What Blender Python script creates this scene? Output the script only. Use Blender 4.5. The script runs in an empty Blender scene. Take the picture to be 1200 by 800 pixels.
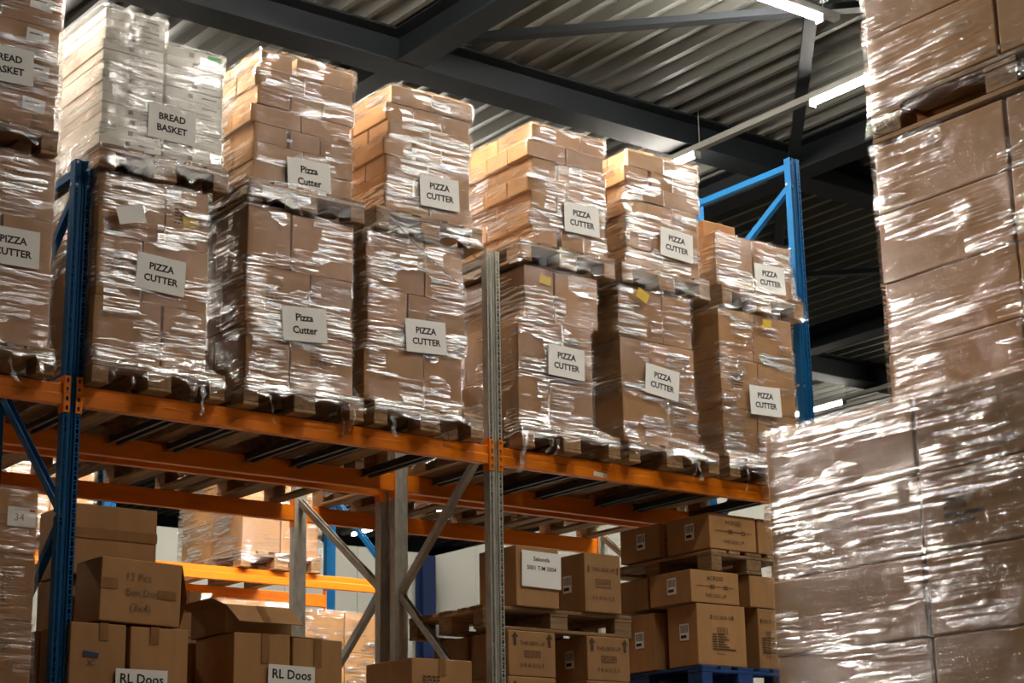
import bpy, bmesh, math, random
from mathutils import Vector, Matrix
random.seed(7)
S = bpy.context.scene
C = S.collection
PI = math.pi
R = math.radians

# ---------------------------------------------------------------- camera
cam_d = bpy.data.cameras.new('camera'); cam = bpy.data.objects.new('camera', cam_d); C.objects.link(cam)
CR = Vector((0.79645626, -0.60446897, -0.01657374)); CU = Vector((-0.14962383, -0.2235543, 0.96313871)); CF = Vector((0.5858926, 0.76461803, 0.26849419))
m = Matrix.Identity(4)
for i in range(3):
    m[i][0] = CR[i]; m[i][1] = CU[i]; m[i][2] = -CF[i]
m[0][3], m[1][3], m[2][3] = -4.06616, -9.14401, 1.59898
cam.matrix_world = m
cam_d.sensor_width = 36; cam_d.lens = 2216.66 / 1200 * 36
cam_d.clip_end = 200
cam_d.dof.use_dof = True; cam_d.dof.focus_distance = 11.0; cam_d.dof.aperture_fstop = 7.0
S.camera = cam
# ---------------------------------------------------------------- world, exposure
w = bpy.data.worlds.new('world'); S.world = w; w.use_nodes = True
w.node_tree.nodes['Background'].inputs[0].default_value = (.55, .7, .8, 1)
w.node_tree.nodes['Background'].inputs[1].default_value = 0.01
S.view_settings.view_transform = 'Standard'; S.view_settings.look = 'None'
S.view_settings.gamma = 1; S.view_settings.use_curve_mapping = False
S.view_settings.exposure = 0.05
TUBE = 270.0            # emission of the strip lamps

# ---------------------------------------------------------------- materials
def lin(r, g, b):
    f = lambda c: (c / 255 / 12.92) if c / 255 <= .04045 else ((c / 255 + .055) / 1.055) ** 2.4
    return (f(r), f(g), f(b), 1)
M = {}
def newmat(name):
    mt = bpy.data.materials.new(name); mt.use_nodes = True
    nt = mt.node_tree; nt.nodes.clear()
    out = nt.nodes.new('ShaderNodeOutputMaterial'); M[name] = mt
    return mt, nt, out
def N(nt, t, **kw):
    n = nt.nodes.new(t)
    for k, v in kw.items(): setattr(n, k, v)
    return n
def mapping(nt, scale=(1, 1, 1), rot=(0, 0, 0), coord='Object', rnd=0):
    tc = N(nt, 'ShaderNodeTexCoord'); mp = N(nt, 'ShaderNodeMapping')
    mp.inputs['Scale'].default_value = scale; mp.inputs['Rotation'].default_value = rot
    src = tc.outputs[coord]
    if rnd:
        oi = N(nt, 'ShaderNodeObjectInfo'); mu = N(nt, 'ShaderNodeMath', operation='MULTIPLY'); mu.inputs[1].default_value = rnd
        nt.links.new(oi.outputs['Random'], mu.inputs[0])
        va = N(nt, 'ShaderNodeVectorMath', operation='ADD'); nt.links.new(src, va.inputs[0]); nt.links.new(mu.outputs[0], va.inputs[1]); src = va.outputs[0]
    nt.links.new(src, mp.inputs['Vector'])
    return mp.outputs[0]
def noise(nt, vec, scale=1, detail=3, rough=.55):
    n = N(nt, 'ShaderNodeTexNoise'); n.inputs['Scale'].default_value = scale; n.inputs['Detail'].default_value = detail
    n.inputs['Roughness'].default_value = rough
    nt.links.new(vec, n.inputs['Vector']); return n.outputs['Fac']
def ramp(nt, fac, stops):
    r = N(nt, 'ShaderNodeValToRGB'); e = r.color_ramp.elements
    while len(e) < len(stops): e.new(.5)
    for k, (p, c) in enumerate(stops):
        e[k].position = p; e[k].color = c if not isinstance(c, (int, float)) else (c, c, c, 1)
    nt.links.new(fac, r.inputs[0]); return r.outputs[0]
def mth(nt, op, a, b, clamp=False):
    n = N(nt, 'ShaderNodeMath', operation=op); n.use_clamp = clamp
    for k, v in enumerate((a, b)):
        if isinstance(v, (int, float)): n.inputs[k].default_value = v
        else: nt.links.new(v, n.inputs[k])
    return n.outputs[0]
def principled(name, col, rough=.6, metal=0, var=0.0, nscale=(6, 6, 6), bump=0, bscale=None, obvar=0.0, col2=None, spec=.5):
    mt, nt, out = newmat(name); b = N(nt, 'ShaderNodeBsdfPrincipled')
    b.inputs['Roughness'].default_value = rough; b.inputs['Metallic'].default_value = metal
    b.inputs['Specular IOR Level'].default_value = spec
    b.inputs['Base Color'].default_value = col
    src = None
    if var or col2:
        v = mapping(nt, nscale, rnd=40); f = noise(nt, v, 1, 5)
        c2 = col2 or tuple(max(0, c * (1 - var)) for c in col[:3]) + (1,)
        src = ramp(nt, f, [(.35, c2), (.65, col)])
    if obvar:
        oi = N(nt, 'ShaderNodeObjectInfo'); mr = N(nt, 'ShaderNodeMapRange')
        mr.inputs['To Min'].default_value = 1 - obvar; mr.inputs['To Max'].default_value = 1 + obvar * .5
        nt.links.new(oi.outputs['Random'], mr.inputs['Value'])
        mx = N(nt, 'ShaderNodeMix', data_type='RGBA', blend_type='MULTIPLY'); mx.inputs[0].default_value = 1
        if src is None: mx.inputs[6].default_value = col
        else: nt.links.new(src, mx.inputs[6])
        nt.links.new(mr.outputs[0], mx.inputs[7]); src = mx.outputs[2]
    if src is not None: nt.links.new(src, b.inputs['Base Color'])
    if bump:
        v = mapping(nt, bscale or nscale); f = noise(nt, v, 1, 4)
        bp = N(nt, 'ShaderNodeBump'); bp.inputs['Strength'].default_value = bump; bp.inputs['Distance'].default_value = .01
        nt.links.new(f, bp.inputs['Height']); nt.links.new(bp.outputs[0], b.inputs['Normal'])
    nt.links.new(b.outputs[0], out.inputs[0]); return mt
principled('cardboard', lin(178, 132, 82), .75, var=.14, nscale=(9, 9, 3), bump=.12, bscale=(4, 4, 26), obvar=.22)
principled('cardboard_white', lin(240, 236, 226), .7, var=.1, nscale=(6, 6, 12), bump=.1, obvar=.12)
principled('tape', lin(160, 116, 74), .28, var=.2, nscale=(30, 30, 8))
principled('wood', lin(172, 134, 92), .8, var=.4, nscale=(22, 3, 40), bump=.3, obvar=.35)
principled('wood_blue', lin(20, 70, 140), .7, var=.25, nscale=(14, 3, 20), bump=.2, obvar=.15)
principled('paper', lin(250, 249, 244), .6, var=.03)
principled('ink', lin(28, 26, 26), .7)
principled('ink_brown', lin(74, 54, 38), .8)
principled('pencil', lin(120, 98, 72), .8)
principled('ink_red', lin(190, 40, 40), .7)
principled('sticker_yellow', lin(214, 178, 40), .6)
principled('sticker_green', lin(50, 160, 60), .6)
principled('sticker_blue', lin(40, 62, 92), .7)
principled('steel_blue', lin(0, 88, 142), .45, var=.25, nscale=(6, 6, 2), bump=.05, spec=.22)
principled('steel_orange', lin(246, 132, 6), .4, var=.15, nscale=(2, 20, 20), bump=.06)
principled('pillar_paint', lin(14, 28, 58), .6, var=.1, spec=.2)
principled('galvanized', lin(186, 184, 172), .42, metal=.2, col2=lin(160, 160, 150), nscale=(30, 30, 12), bump=.05)
principled('dark_zinc', lin(74, 76, 76), .5, metal=.2, var=.2, nscale=(20, 3, 20))
principled('zinc_bolt', lin(190, 190, 185), .3, metal=.9)
principled('roof_steel', lin(14, 17, 20), .7, var=.25, nscale=(1, 1, 1), spec=.12)
principled('roof_deck', lin(80, 80, 75), .5, col2=lin(62, 63, 60), nscale=(.4, .4, .4), spec=.25)
principled('bounce_coating', lin(196, 194, 186), .5, var=.12, nscale=(.6, .6, .6))  # pale colour of the added floor sheet that bounces light upward
principled('concrete', lin(62, 60, 56), .55, var=.3, nscale=(.7, .7, .7))
principled('cladding', lin(44, 50, 58), .6, var=.1)
principled('panel_white', lin(142, 142, 135), .6, var=.06, nscale=(.6, .6, .6))
principled('lamp_housing', lin(96, 96, 92), .5, var=.04)
def emit(name, col, s):
    mt, nt, out = newmat(name); e = N(nt, 'ShaderNodeEmission'); e.inputs[0].default_value = col; e.inputs[1].default_value = s
    nt.links.new(e.outputs[0], out.inputs[0])
emit('tube_light', (1, .93, .82, 1), TUBE)
emit('tube_light_high', (1, .93, .82, 1), TUBE * 5.2)     # row above the rack, boosted to brighten the loads' left sides
def film(name, rot=(0, 0, 0), s1=(4., 4., 62), base=.03, gain=.84, milk=.07, thr=(.46, .56), tint=(1, 1, 1, 1), rough=.14, cell=(4.2, 4.2, 7.5)):
    mt, nt, out = newmat(name)
    v1 = mapping(nt, s1, rot, rnd=30); n1 = noise(nt, v1, 1, 5, .65)
    v2 = mapping(nt, (9, 9, 24), rnd=17); n2 = noise(nt, v2, 1, 4, .6)
    v3 = mapping(nt, (3.0, 3.0, 4.2), rnd=23); n3 = noise(nt, v3, 1, 3, .6)
    st = ramp(nt, n1, [(thr[0], 0.), (thr[1], 1.)])
    vo = N(nt, 'ShaderNodeTexVoronoi', distance='CHEBYCHEV'); vo.inputs['Scale'].default_value = 1; vo.inputs['Randomness'].default_value = .75
    nt.links.new(mapping(nt, cell, rnd=11), vo.inputs['Vector'])
    pv = mth(nt, 'ADD', mth(nt, 'MULTIPLY', vo.outputs['Color'], .45), mth(nt, 'MULTIPLY', n3, .55))
    patch = ramp(nt, pv, [(.43, .03), (.58, 1.)])
    lw = N(nt, 'ShaderNodeLayerWeight'); lw.inputs[0].default_value = .25
    fac = mth(nt, 'MULTIPLY', st, patch); fac = mth(nt, 'MULTIPLY', fac, gain); fac = mth(nt, 'ADD', fac, base)
    ed = mth(nt, 'MULTIPLY', lw.outputs['Facing'], .12); fac = mth(nt, 'ADD', fac, ed, True)
    rd = mth(nt, 'ABSOLUTE', mth(nt, 'SUBTRACT', n1, .5), 0)
    h = mth(nt, 'ADD', mth(nt, 'MULTIPLY', rd, .7), mth(nt, 'MULTIPLY', n2, 1.2))
    bp = N(nt, 'ShaderNodeBump'); bp.inputs['Strength'].default_value = 1.; bp.inputs['Distance'].default_value = .009
    nt.links.new(h, bp.inputs['Height'])
    g = N(nt, 'ShaderNodeBsdfGlossy'); g.inputs['Color'].default_value = tint; g.inputs['Roughness'].default_value = rough
    nt.links.new(bp.outputs[0], g.inputs['Normal'])
    d = N(nt, 'ShaderNodeBsdfDiffuse'); d.inputs[0].default_value = (.85, .85, .83, 1); nt.links.new(bp.outputs[0], d.inputs['Normal'])
    t = N(nt, 'ShaderNodeBsdfTransparent'); t.inputs[0].default_value = (.985, .985, .98, 1)
    m1 = N(nt, 'ShaderNodeMixShader'); m1.inputs[0].default_value = milk
    nt.links.new(g.outputs[0], m1.inputs[1]); nt.links.new(d.outputs[0], m1.inputs[2])
    m2 = N(nt, 'ShaderNodeMixShader'); nt.links.new(fac, m2.inputs[0]); nt.links.new(t.outputs[0], m2.inputs[1]); nt.links.new(m1.outputs[0], m2.inputs[2])
    nt.links.new(m2.outputs[0], out.inputs[0]); return mt
film('film')
film('film_steep', rot=(0, R(12), 0), base=.035)
film('film_near', rot=(R(-8), 0, 0), s1=(3.2, 3.2, 85), milk=.05, base=.012, gain=.55, thr=(.49, .57), cell=(2.6, 2.6, 9), rough=.12)
film('film_thin', base=.03, gain=.35, milk=.1)
film('film_white', s1=(3, 3, 20), base=.08, gain=.6, milk=.4)
film('film_loose', s1=(8, 8, 20), base=.25, gain=.6, milk=.45, thr=(.4, .6))

# ---------------------------------------------------------------- helpers
def tag(o, label=None, cat=None, group=None, kind=None):
    if label: o['label'] = label
    if cat: o['category'] = cat
    if group: o['group'] = group
    if kind: o['kind'] = kind
    return o
def empty(name, loc=(0, 0, 0), rz=0):
    o = bpy.data.objects.new(name, None); C.objects.link(o); o.location = loc; o.rotation_euler = (0, 0, rz); o.empty_display_size = .1
    return o
def link(name, me, parent=None, loc=(0, 0, 0), rot=(0, 0, 0)):
    o = bpy.data.objects.new(name, me); C.objects.link(o); o.parent = parent; o.location = loc; o.rotation_euler = rot
    return o
class MB:
    def __init__(s): s.v = []; s.f = []
    def add(s, vs, fs):
        k = len(s.v); s.v += [tuple(v) for v in vs]; s.f += [tuple(i + k for i in f) for f in fs]
    def box(s, x0, x1, y0, y1, z0, z1):
        s.add([(x0, y0, z0), (x1, y0, z0), (x1, y1, z0), (x0, y1, z0), (x0, y0, z1), (x1, y0, z1), (x1, y1, z1), (x0, y1, z1)],
              [(0, 3, 2, 1), (4, 5, 6, 7), (0, 1, 5, 4), (1, 2, 6, 5), (2, 3, 7, 6), (3, 0, 4, 7)])
    def quad(s, a, b, c, d): s.add([a, b, c, d], [(0, 1, 2, 3)])
    def prism(s, prof, axis, a, b):
        # prof: closed list of 2D points; axis 'x': (y,z), 'y': (x,z), 'z': (x,y)
        n = len(prof)
        def P(q, t): return (t, q[0], q[1]) if axis == 'x' else ((q[0], t, q[1]) if axis == 'y' else (q[0], q[1], t))
        vs = [P(q, a) for q in prof] + [P(q, b) for q in prof]
        fs = [(i, (i + 1) % n, n + (i + 1) % n, n + i) for i in range(n)] + [tuple(range(n))[::-1], tuple(range(n, 2 * n))]
        s.add(vs, fs)
    def mesh(s, name, mat, bevel=0, smooth=False, recalc=True):
        me = bpy.data.meshes.new(name); me.from_pydata(s.v, [], s.f); me.update()
        if bevel or recalc:
            bm = bmesh.new(); bm.from_mesh(me)
            if recalc: bmesh.ops.recalc_face_normals(bm, faces=bm.faces)
            if bevel: bmesh.ops.bevel(bm, geom=list(bm.edges), offset=bevel, segments=1, affect='EDGES', profile=.6)
            bm.to_mesh(me); bm.free()
        if smooth:
            for p in me.polygons: p.use_smooth = True
        me.materials.append(M[mat]); return me
    def build(s, name, mat, parent=None, loc=(0, 0, 0), rot=(0, 0, 0), **k):
        return link(name, s.mesh(name, mat, **k), parent, loc, rot)
_bc = {}
def box_mesh(name, dx, dy, dz, mat, bev=.004):
    key = (name, round(dx, 3), round(dy, 3), round(dz, 3), mat)
    if key not in _bc:
        b = MB(); b.box(-dx / 2, dx / 2, -dy / 2, dy / 2, 0, dz); _bc[key] = b.mesh(name, mat, bevel=min(bev, dz / 5))
    return _bc[key]
# cartons carry their flap seam and a closing tape as relief on one mesh: body with slightly bulged walls
def carton_mesh(dx, dy, dz, mat='cardboard'):
    key = ('carton', round(dx, 3), round(dy, 3), round(dz, 3), mat)
    if key in _bc: return _bc[key]
    bm = bmesh.new(); bmesh.ops.create_cube(bm, size=1)
    bmesh.ops.scale(bm, vec=(dx, dy, dz), verts=bm.verts); bmesh.ops.translate(bm, vec=(0, 0, dz / 2), verts=bm.verts)
    bmesh.ops.bevel(bm, geom=list(bm.edges), offset=min(.006, dz * .06), segments=2, affect='EDGES', profile=.5)
    me = bpy.data.meshes.new('carton'); bm.to_mesh(me); bm.free(); me.materials.append(M[mat]); _bc[key] = me
    return me
_tc = {}
def text_geo(txt, size, bold=.0, spacing=1.0, align='CENTER', line=1.0):
    key = (txt, size, bold, spacing, align, line)
    if key not in _tc:
        cu = bpy.data.curves.new('t', 'FONT'); cu.body = txt; cu.size = size; cu.align_x = align; cu.align_y = 'CENTER'
        cu.offset = bold * size; cu.space_character = spacing; cu.space_line = line; cu.resolution_u = 2
        o = bpy.data.objects.new('t', cu); C.objects.link(o)
        dg = bpy.context.evaluated_depsgraph_get(); me = bpy.data.meshes.new_from_object(o.evaluated_get(dg))
        _tc[key] = ([(v.co.x, 0, v.co.y) for v in me.vertices], [tuple(p.vertices) for p in me.polygons])
        bpy.data.objects.remove(o); bpy.data.curves.remove(cu); bpy.data.meshes.remove(me)
    return _tc[key]
def print_mesh(items, mat, parent, y, name='print', rot=(0, 0, 0), warp=None, x=0):
    """items: ('t',text,x,z,size[,bold]) | ('r',x0,x1,z0,z1) | ('o',x0,x1,z0,z1,w) | ('up',x,z,h) laid on a plane facing -Y"""
    b = MB()
    for it in items:
        if it[0] == 't':
            vs, fs = text_geo(it[1], it[4], it[5] if len(it) > 5 else .0, it[6] if len(it) > 6 else 1.)
            b.add([(v[0] + it[2], 0, v[2] + it[3]) for v in vs], fs)
        elif it[0] == 'r': b.quad((it[1], 0, it[3]), (it[2], 0, it[3]), (it[2], 0, it[4]), (it[1], 0, it[4]))
        elif it[0] == 'o':
            x0, x1, z0, z1, w_ = it[1:]
            for q in ((x0, x1, z0, z0 + w_), (x0, x1, z1 - w_, z1), (x0, x0 + w_, z0, z1), (x1 - w_, x1, z0, z1)):
                b.quad((q[0], 0, q[2]), (q[1], 0, q[2]), (q[1], 0, q[3]), (q[0], 0, q[3]))
        elif it[0] == 'up':
            x_, z_, h = it[1:]
            b.quad((x_ - h * .12, 0, z_), (x_ + h * .12, 0, z_), (x_ + h * .12, 0, z_ + h * .6), (x_ - h * .12, 0, z_ + h * .6))
            b.add([(x_ - h * .3, 0, z_ + h * .6), (x_ + h * .3, 0, z_ + h * .6), (x_, 0, z_ + h)], [(0, 1, 2)])
    if warp: b.v = [(v[0], warp(v[0], v[2]) + v[1], v[2]) for v in b.v]
    me = bpy.data.meshes.new(name); me.from_pydata(b.v, [], b.f); me.update(); me.materials.append(M[mat])
    return link(name, me, parent, (x, y, 0), rot)
def paper_mesh(name, wd, ht, warp, mat='paper', t=.0012):
    nx, nz = 8, 6; b = MB()
    g = [[(-wd / 2 + wd * i / nx, -ht / 2 + ht * j / nz) for i in range(nx + 1)] for j in range(nz + 1)]
    for off in (0, t):
        k = len(b.v); b.v += [(x, warp(x, z) + off, z) for row in g for (x, z) in row]
        for j in range(nz):
            for i in range(nx):
                a = k + j * (nx + 1) + i; q = (a, a + 1, a + nx + 2, a + nx + 1)
                b.f.append(q if off == 0 else q[::-1])
    return b.mesh(name, mat, smooth=True, recalc=False)

# ---------------------------------------------------------------- the hall
X0, X1, Y0, Y1, ZD = -16, 34, -16, 27, 8.65
b = MB(); b.box(X0, X1, Y0, Y1, -.2, 0); tag(b.build('floor', 'concrete'), 'grey concrete warehouse floor', kind='structure')
b = MB(); b.box(6.3, 19, Y0 + .05, Y1 - .05, 0, .004); tag(b.build('floor_bounce', 'bounce_coating'), 'added pale floor sheet beyond the rack end, bouncing light to the roof', kind='structure')  # unseen pale sheet, added to bounce lamp light onto the roof deck
for nm, q in (('wall_front', (X0, X1, Y0 - .2, Y0)), ('wall_rear', (X0, X1, Y1, Y1 + .2)), ('wall_left', (X0 - .2, X0, Y0, Y1)), ('wall_right', (X1, X1 + .2, Y0, Y1))):
    b = MB(); b.box(*q, 0, 9.1); tag(b.build(nm, 'cladding'), kind='structure')
# trapezoidal roof deck, ribs run along Y
b = MB(); prof = []; pitch = .248; x = X0
while x < X1:
    prof += [(x, ZD + .10), (x + .15, ZD + .10), (x + .172, ZD), (x + .226, ZD)]; x += pitch
n = len(prof)
b.v = [(p[0], Y0, p[1]) for p in prof] + [(p[0], Y1, p[1]) for p in prof] + [(p[0], Y0, p[1] + .06) for p in prof] + [(p[0], Y1, p[1] + .06) for p in prof]
for i in range(n - 1):
    b.f.append((i, i + n, i + 1 + n, i + 1)); b.f.append((i + 2 * n, i + 1 + 2 * n, i + 1 + 3 * n, i + 3 * n))
ceil = tag(b.build('ceiling', 'roof_deck', recalc=False), 'ribbed metal roof deck over dark steel beams', kind='structure')
def hprof(h, w_, t=.02): return [(-w_ / 2, 0), (w_ / 2, 0), (w_ / 2, t), (.01, t), (.01, h - t), (w_ / 2, h - t), (w_ / 2, h), (-w_ / 2, h), (-w_ / 2, h - t), (-.01, h - t), (-.01, t), (-w_ / 2, t)]
for yb in (-12.95, -7.45, -1.94, 3.56, 9.07, 14.57, 20.1, 25.6):
    b = MB(); b.prism([(yb + q[0], q[1]) for q in hprof(.32, .32)], 'x', X0, X1); b.build('roof_beam', 'roof_steel', ceil, (0, 0, 8.33))
for xb in (-14.9, -10.1, -5.2, -.36, 4.48, 9.27, 14.37, 19.2, 24.1, 29):
    b = MB(); b.prism([(xb + q[0], q[1]) for q in hprof(.318, .28)], 'y', Y0, Y1); b.build('roof_beam', 'roof_steel', ceil, (0, 0, 8.331))
def bar(name, a, c, w_, h_, mat, parent, lip=None):
    """a rolled channel from a to c (open profile with thickness), w_ wide, h_ deep"""
    a = Vector(a); c = Vector(c); d = c - a; L = d.length; t = min(w_, h_) * .14
    pr = [(-w_ / 2, -h_ / 2), (w_ / 2, -h_ / 2), (w_ / 2, h_ / 2), (w_ / 2 - t, h_ / 2), (w_ / 2 - t, -h_ / 2 + t), (-w_ / 2 + t, -h_ / 2 + t), (-w_ / 2 + t, h_ / 2), (-w_ / 2, h_ / 2)]
    bb = MB(); bb.prism(pr, 'z', 0, L); o = bb.build(name, mat, parent)
    o.rotation_mode = 'QUATERNION'; o.rotation_quaternion = d.to_track_quat('Z', 'Y'); o.location = a
    return o
for a, c in (((4.59, 3.0, 8.44), (9.18, -1.75, 8.44)), ((4.59, -1.54, 8.47), (9.18, 3.4, 8.47)), ((9.4, 8.7, 8.44), (14.2, 3.75, 8.44)), ((9.4, 3.75, 8.47), (14.2, 8.8, 8.47))):
    bar('roof_brace', a, c, .11, .06, 'roof_steel', ceil)
# white inner partition with corner
def partition(nm, along, a, c, fixed, h, side):
    root = empty(nm); tag(root, kind='structure')
    n_ = int(round(abs(c - a) / 1.0)); st = (c - a) / n_
    for i in range(n_):
        b = MB(); p, q = a + i * st + .004, a + (i + 1) * st - .004
        if along == 'x': b.box(p, q, fixed, fixed + .1, 0, h)
        else: b.box(fixed, fixed + .1, p, q, 0, h)
        b.build('wall_panel', 'panel_white', root)
    return root
partition('wall_back', 'x', -8.8, 9.2, 10.0, 5.38, 1)
partition('wall_side', 'y', 1.0, 9.98, 9.22, 5.33, 1)
b = MB(); b.prism(hprof(.18, .18, .012), 'z', 0, 5.3); tag(b.build('pillar', 'pillar_paint', None, (9.05, 9.7, 0)), 'dark blue steel pillar in the corner of the white partition', kind='structure')
# strip lamps
def lamp_line(label, x, spans, ya, yb, z=7.2, rz=0, wires=(), tube='tube_light'):
    t = empty('strip_light', (x, 0, z), rz); tag(t, label, 'strip light')
    b = MB(); b.prism([(-.035, .03), (-.045, .085), (.045, .085), (.035, .03)], 'y', ya, yb); b.build('trunking', 'lamp_housing', t)
    for s0, s1 in spans:
        for ye in (s0, s1 - .02):
            b = MB(); b.prism([(-.04, -.036), (.04, -.036), (.04, .03), (-.04, .03)], 'y', ye, ye + .02); b.build('end_cap', 'lamp_housing', t)
        b = MB(); pr = [(.034 * math.cos(PI + PI * k / 10), .012 + .034 * math.sin(PI + PI * k / 10)) for k in range(11)]
        b.prism(pr, 'y', s0 + .02, s1 - .02); b.build('tube', tube, t, smooth=False)
    for y in wires:
        b = MB(); b.prism([(.004 * math.cos(k * PI / 3), y + .004 * math.sin(k * PI / 3)) for k in range(6)], 'z', .085, ZD - z); b.build('hanging_wire', 'zinc_bolt', t)
    return t
ZT = 8.21
sp = [(3.32 + 3.01 * k, 4.82 + 3.01 * k) for k in range(-2, 7)]
wy = [3.29 + 3.01 * k for k in range(-2, 7)]
lamp_line('strip light hanging above the right rack bay, beside the tall blue upright', 7.78, sp, -2.9, 23.2, z=ZT, wires=wy)
lamp_line('distant strip light seen beyond the tall blue upright', 16.5, [(a + .25, c + .25) for a, c in sp], -2.9, 23.5, z=ZT, wires=[y + .25 for y in wy])
sx = [(-6.55 + 3.01 * k, -5.05 + 3.01 * k) for k in range(0, 7)]
for yl, lb, nt_ in ((.51, 'strip light along the rack front, its end at the top edge of the photo', 4), (6.0, 'strip light above the far rack, behind the rear rack', 6)):
    lamp_line(lb, 0, sx[:nt_], -6.74, sx[nt_ - 1][1] + .2, z=ZT, rz=R(90), wires=[a - .03 for a, c in sx[:nt_]], tube='tube_light_high' if yl < 1 else 'tube_light').location = (0, yl, ZT)
lamp_line('strip light over the middle of the aisle, in front of the rack', 0, sx[:2], -6.74, -1.9, z=ZT, rz=R(90), wires=(-6.6, -2.0)).location = (0, -3.4, ZT)

# ---------------------------------------------------------------- racking
_uc = {}
def upright_mesh(h, mat):
    """perforated omega upright, front face on y=0 facing -Y, 0.1 wide, 0.1 deep"""
    key = (round(h, 3), mat)
    if key in _uc: return _uc[key]
    b = MB(); W = .05; fl = .032; gr = .010; dp = .058
    for s in (-1, 1):
        xs = [s * W, s * (W - .009), s * (W - .023), s * (W - fl)]
        z = 0.0; p = .05
        k = 0
        while z < h - 1e-6:
            zt = min(z + p, h); zz = [z, z + .004, z + .028, z + .035, z + .045, z + .05]; zz = [min(q, h) for q in zz]
            for r in range(5):
                if zz[r + 1] - zz[r] < 1e-6: continue
                for c in range(3):
                    if c == 1 and r in (1, 3) and zz[r + 1] < h: continue
                    q = [(xs[c], 0, zz[r]), (xs[c + 1], 0, zz[r]), (xs[c + 1], 0, zz[r + 1]), (xs[c], 0, zz[r + 1])]
                    b.quad(*(q if s < 0 else q[::-1]))
            z += p
    # centre groove, side walls, full back added to darken the holes, with sheet thickness
    def sheet(p, q, t=(0, 0)):
        b.quad((p[0], p[1], 0), (q[0], q[1], 0), (q[0], q[1], h), (p[0], p[1], h))
    i = W - fl
    for s in (-1, 1):
        sheet((s * i, 0), (s * (i - .005), gr)); sheet((s * W, 0), (s * W, dp)); sheet((s * W, dp), (0, dp))
    sheet((-(i - .005), gr), (-.003, gr)); sheet((-.003, gr), (0, gr - .004)); sheet((0, gr - .004), (.003, gr)); sheet((.003, gr), (i - .005, gr))
    me = b.mesh('upright', mat, recalc=False); _uc[key] = me
    return me
def rack_frame(label, x, ya, yb, h, mat, nodes, top=True, group=None):
    t = empty('rack_frame', (x, ya, 0)); tag(t, label, 'rack frame', group)
    D = yb - ya
    link('upright', upright_mesh(h, mat), t)
    link('upright', upright_mesh(h, mat), t, (0, D, 0), (0, 0, PI))
    for yy in (.0, D - .12):
        b = MB(); b.box(-.07, .07, yy - .01, yy + .13, 0, .008); b.build('base_plate', mat, t)
    if top: bar('cross_brace', (0, .05, h - .05), (0, D - .05, h - .05), .04, .045, mat, t)
    for za, zb, d in nodes:
        ys = (.045, D - .045) if d > 0 else (D - .045, .045)
        bar('diagonal_brace', (0, ys[0], za), (0, ys[1], zb), .04, .045, mat, t)
        b = MB(); b.prism([(ys[0] + .012 * math.cos(k * PI / 4), za + .012 * math.sin(k * PI / 4)) for k in range(8)], 'x', -.0515, .0515); b.build('bolt', 'zinc_bolt', t)
    return t
zz = lambda zs, first: [(zs[k], zs[k + 1], first * (1 if k % 2 == 0 else -1)) for k in range(len(zs) - 1)]
NA = [5.25, 4.35, 3.42, 2.5, 1.6, .7, .15]
rack_frame('blue perforated rack frame at left, between cut-off column and white boxes', 0, 0, 1.1, 5.386, 'steel_blue', zz(NA, 1))
rack_frame('grey galvanised rack frame in the middle of the orange beams', 2.8, 0, 1.1, 5.39, 'galvanized', zz([5.1, 4.2, 3.33, 2.42, 1.5, .6, .15], -1)[1:])
rack_frame('tall blue rack frame at the right end, rising above the loads', 5.6, 0, 1.1, 6.63, 'steel_blue', zz([6.43, 5.8, 4.9, 4.0, 3.1, 2.2, 1.3, .4], 1))
rack_frame('grey rack frame out of the left of the photo', -2.8, 0, 1.1, 5.39, 'galvanized', zz(NA, 1))
# rack standing back to back behind
rack_frame('grey rack frame of the rear rack, behind the middle frame', 2.8, 1.22, 2.38, 4.9, 'galvanized', zz([4.15, 3.38, 2.5, 1.6, .7], -1))
rack_frame('grey rack frame of the rear rack, behind the left blue frame', 0, 1.22, 2.38, 4.9, 'galvanized', zz([4.15, 3.38, 2.5, 1.6, .7], -1))
rack_frame('grey rack frame of the rear rack, behind the right boxes', 5.6, 1.22, 2.38, 4.9, 'galvanized', zz([4.15, 3.38, 2.5, 1.6, .7], -1))
# rack across the next aisle
for xf, lb in ((-.16, 'blue frame of the far rack, far left'), (2.62, 'blue frame of the far rack, hidden behind the top carton'), (5.40, 'blue frame of the far rack, behind the grey uprights')):
    rack_frame(lb, xf, 5.05, 6.15, 5.4, 'steel_blue', zz([5.1, 4.2, 3.3, 2.4, 1.5, .6], -1))

def perf_plate():
    """beam end connector plate, 0.042 wide, 0.2 high, four key holes, facing -Y"""
    b = MB(); xs = [-.017, -.007, .007, .017]; t = .004
    zs = [-.1]
    for k in range(4):
        zc = -.075 + .05 * k; zs += [zc - .012, zc + .012]
    zs.append(.1)
    for y, fl in ((0, False), (t, True)):
        for r in range(len(zs) - 1):
            for c in range(3):
                if c == 1 and r % 2 == 1: continue
                q = [(xs[c], y, zs[r]), (xs[c + 1], y, zs[r]), (xs[c + 1], y, zs[r + 1]), (xs[c], y, zs[r + 1])]
                b.quad(*(q[::-1] if fl else q))
    for xx in (-.017, .017): b.quad((xx, 0, -.1), (xx, t, -.1), (xx, t, .1), (xx, 0, .1))
    for z in (-.1, .1): b.quad((-.017, 0, z), (.017, 0, z), (.017, t, z), (-.017, t, z))
    return b.mesh('connector_plate', 'steel_orange', recalc=False)
PLATE = perf_plate()
BP = [(0, .003), (.003, 0), (.047, 0), (.05, .003), (.05, .112), (.047, .115), (.012, .115), (.009, .112), (.009, .066), (.006, .062), (0, .056)]
_bm = {}
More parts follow.
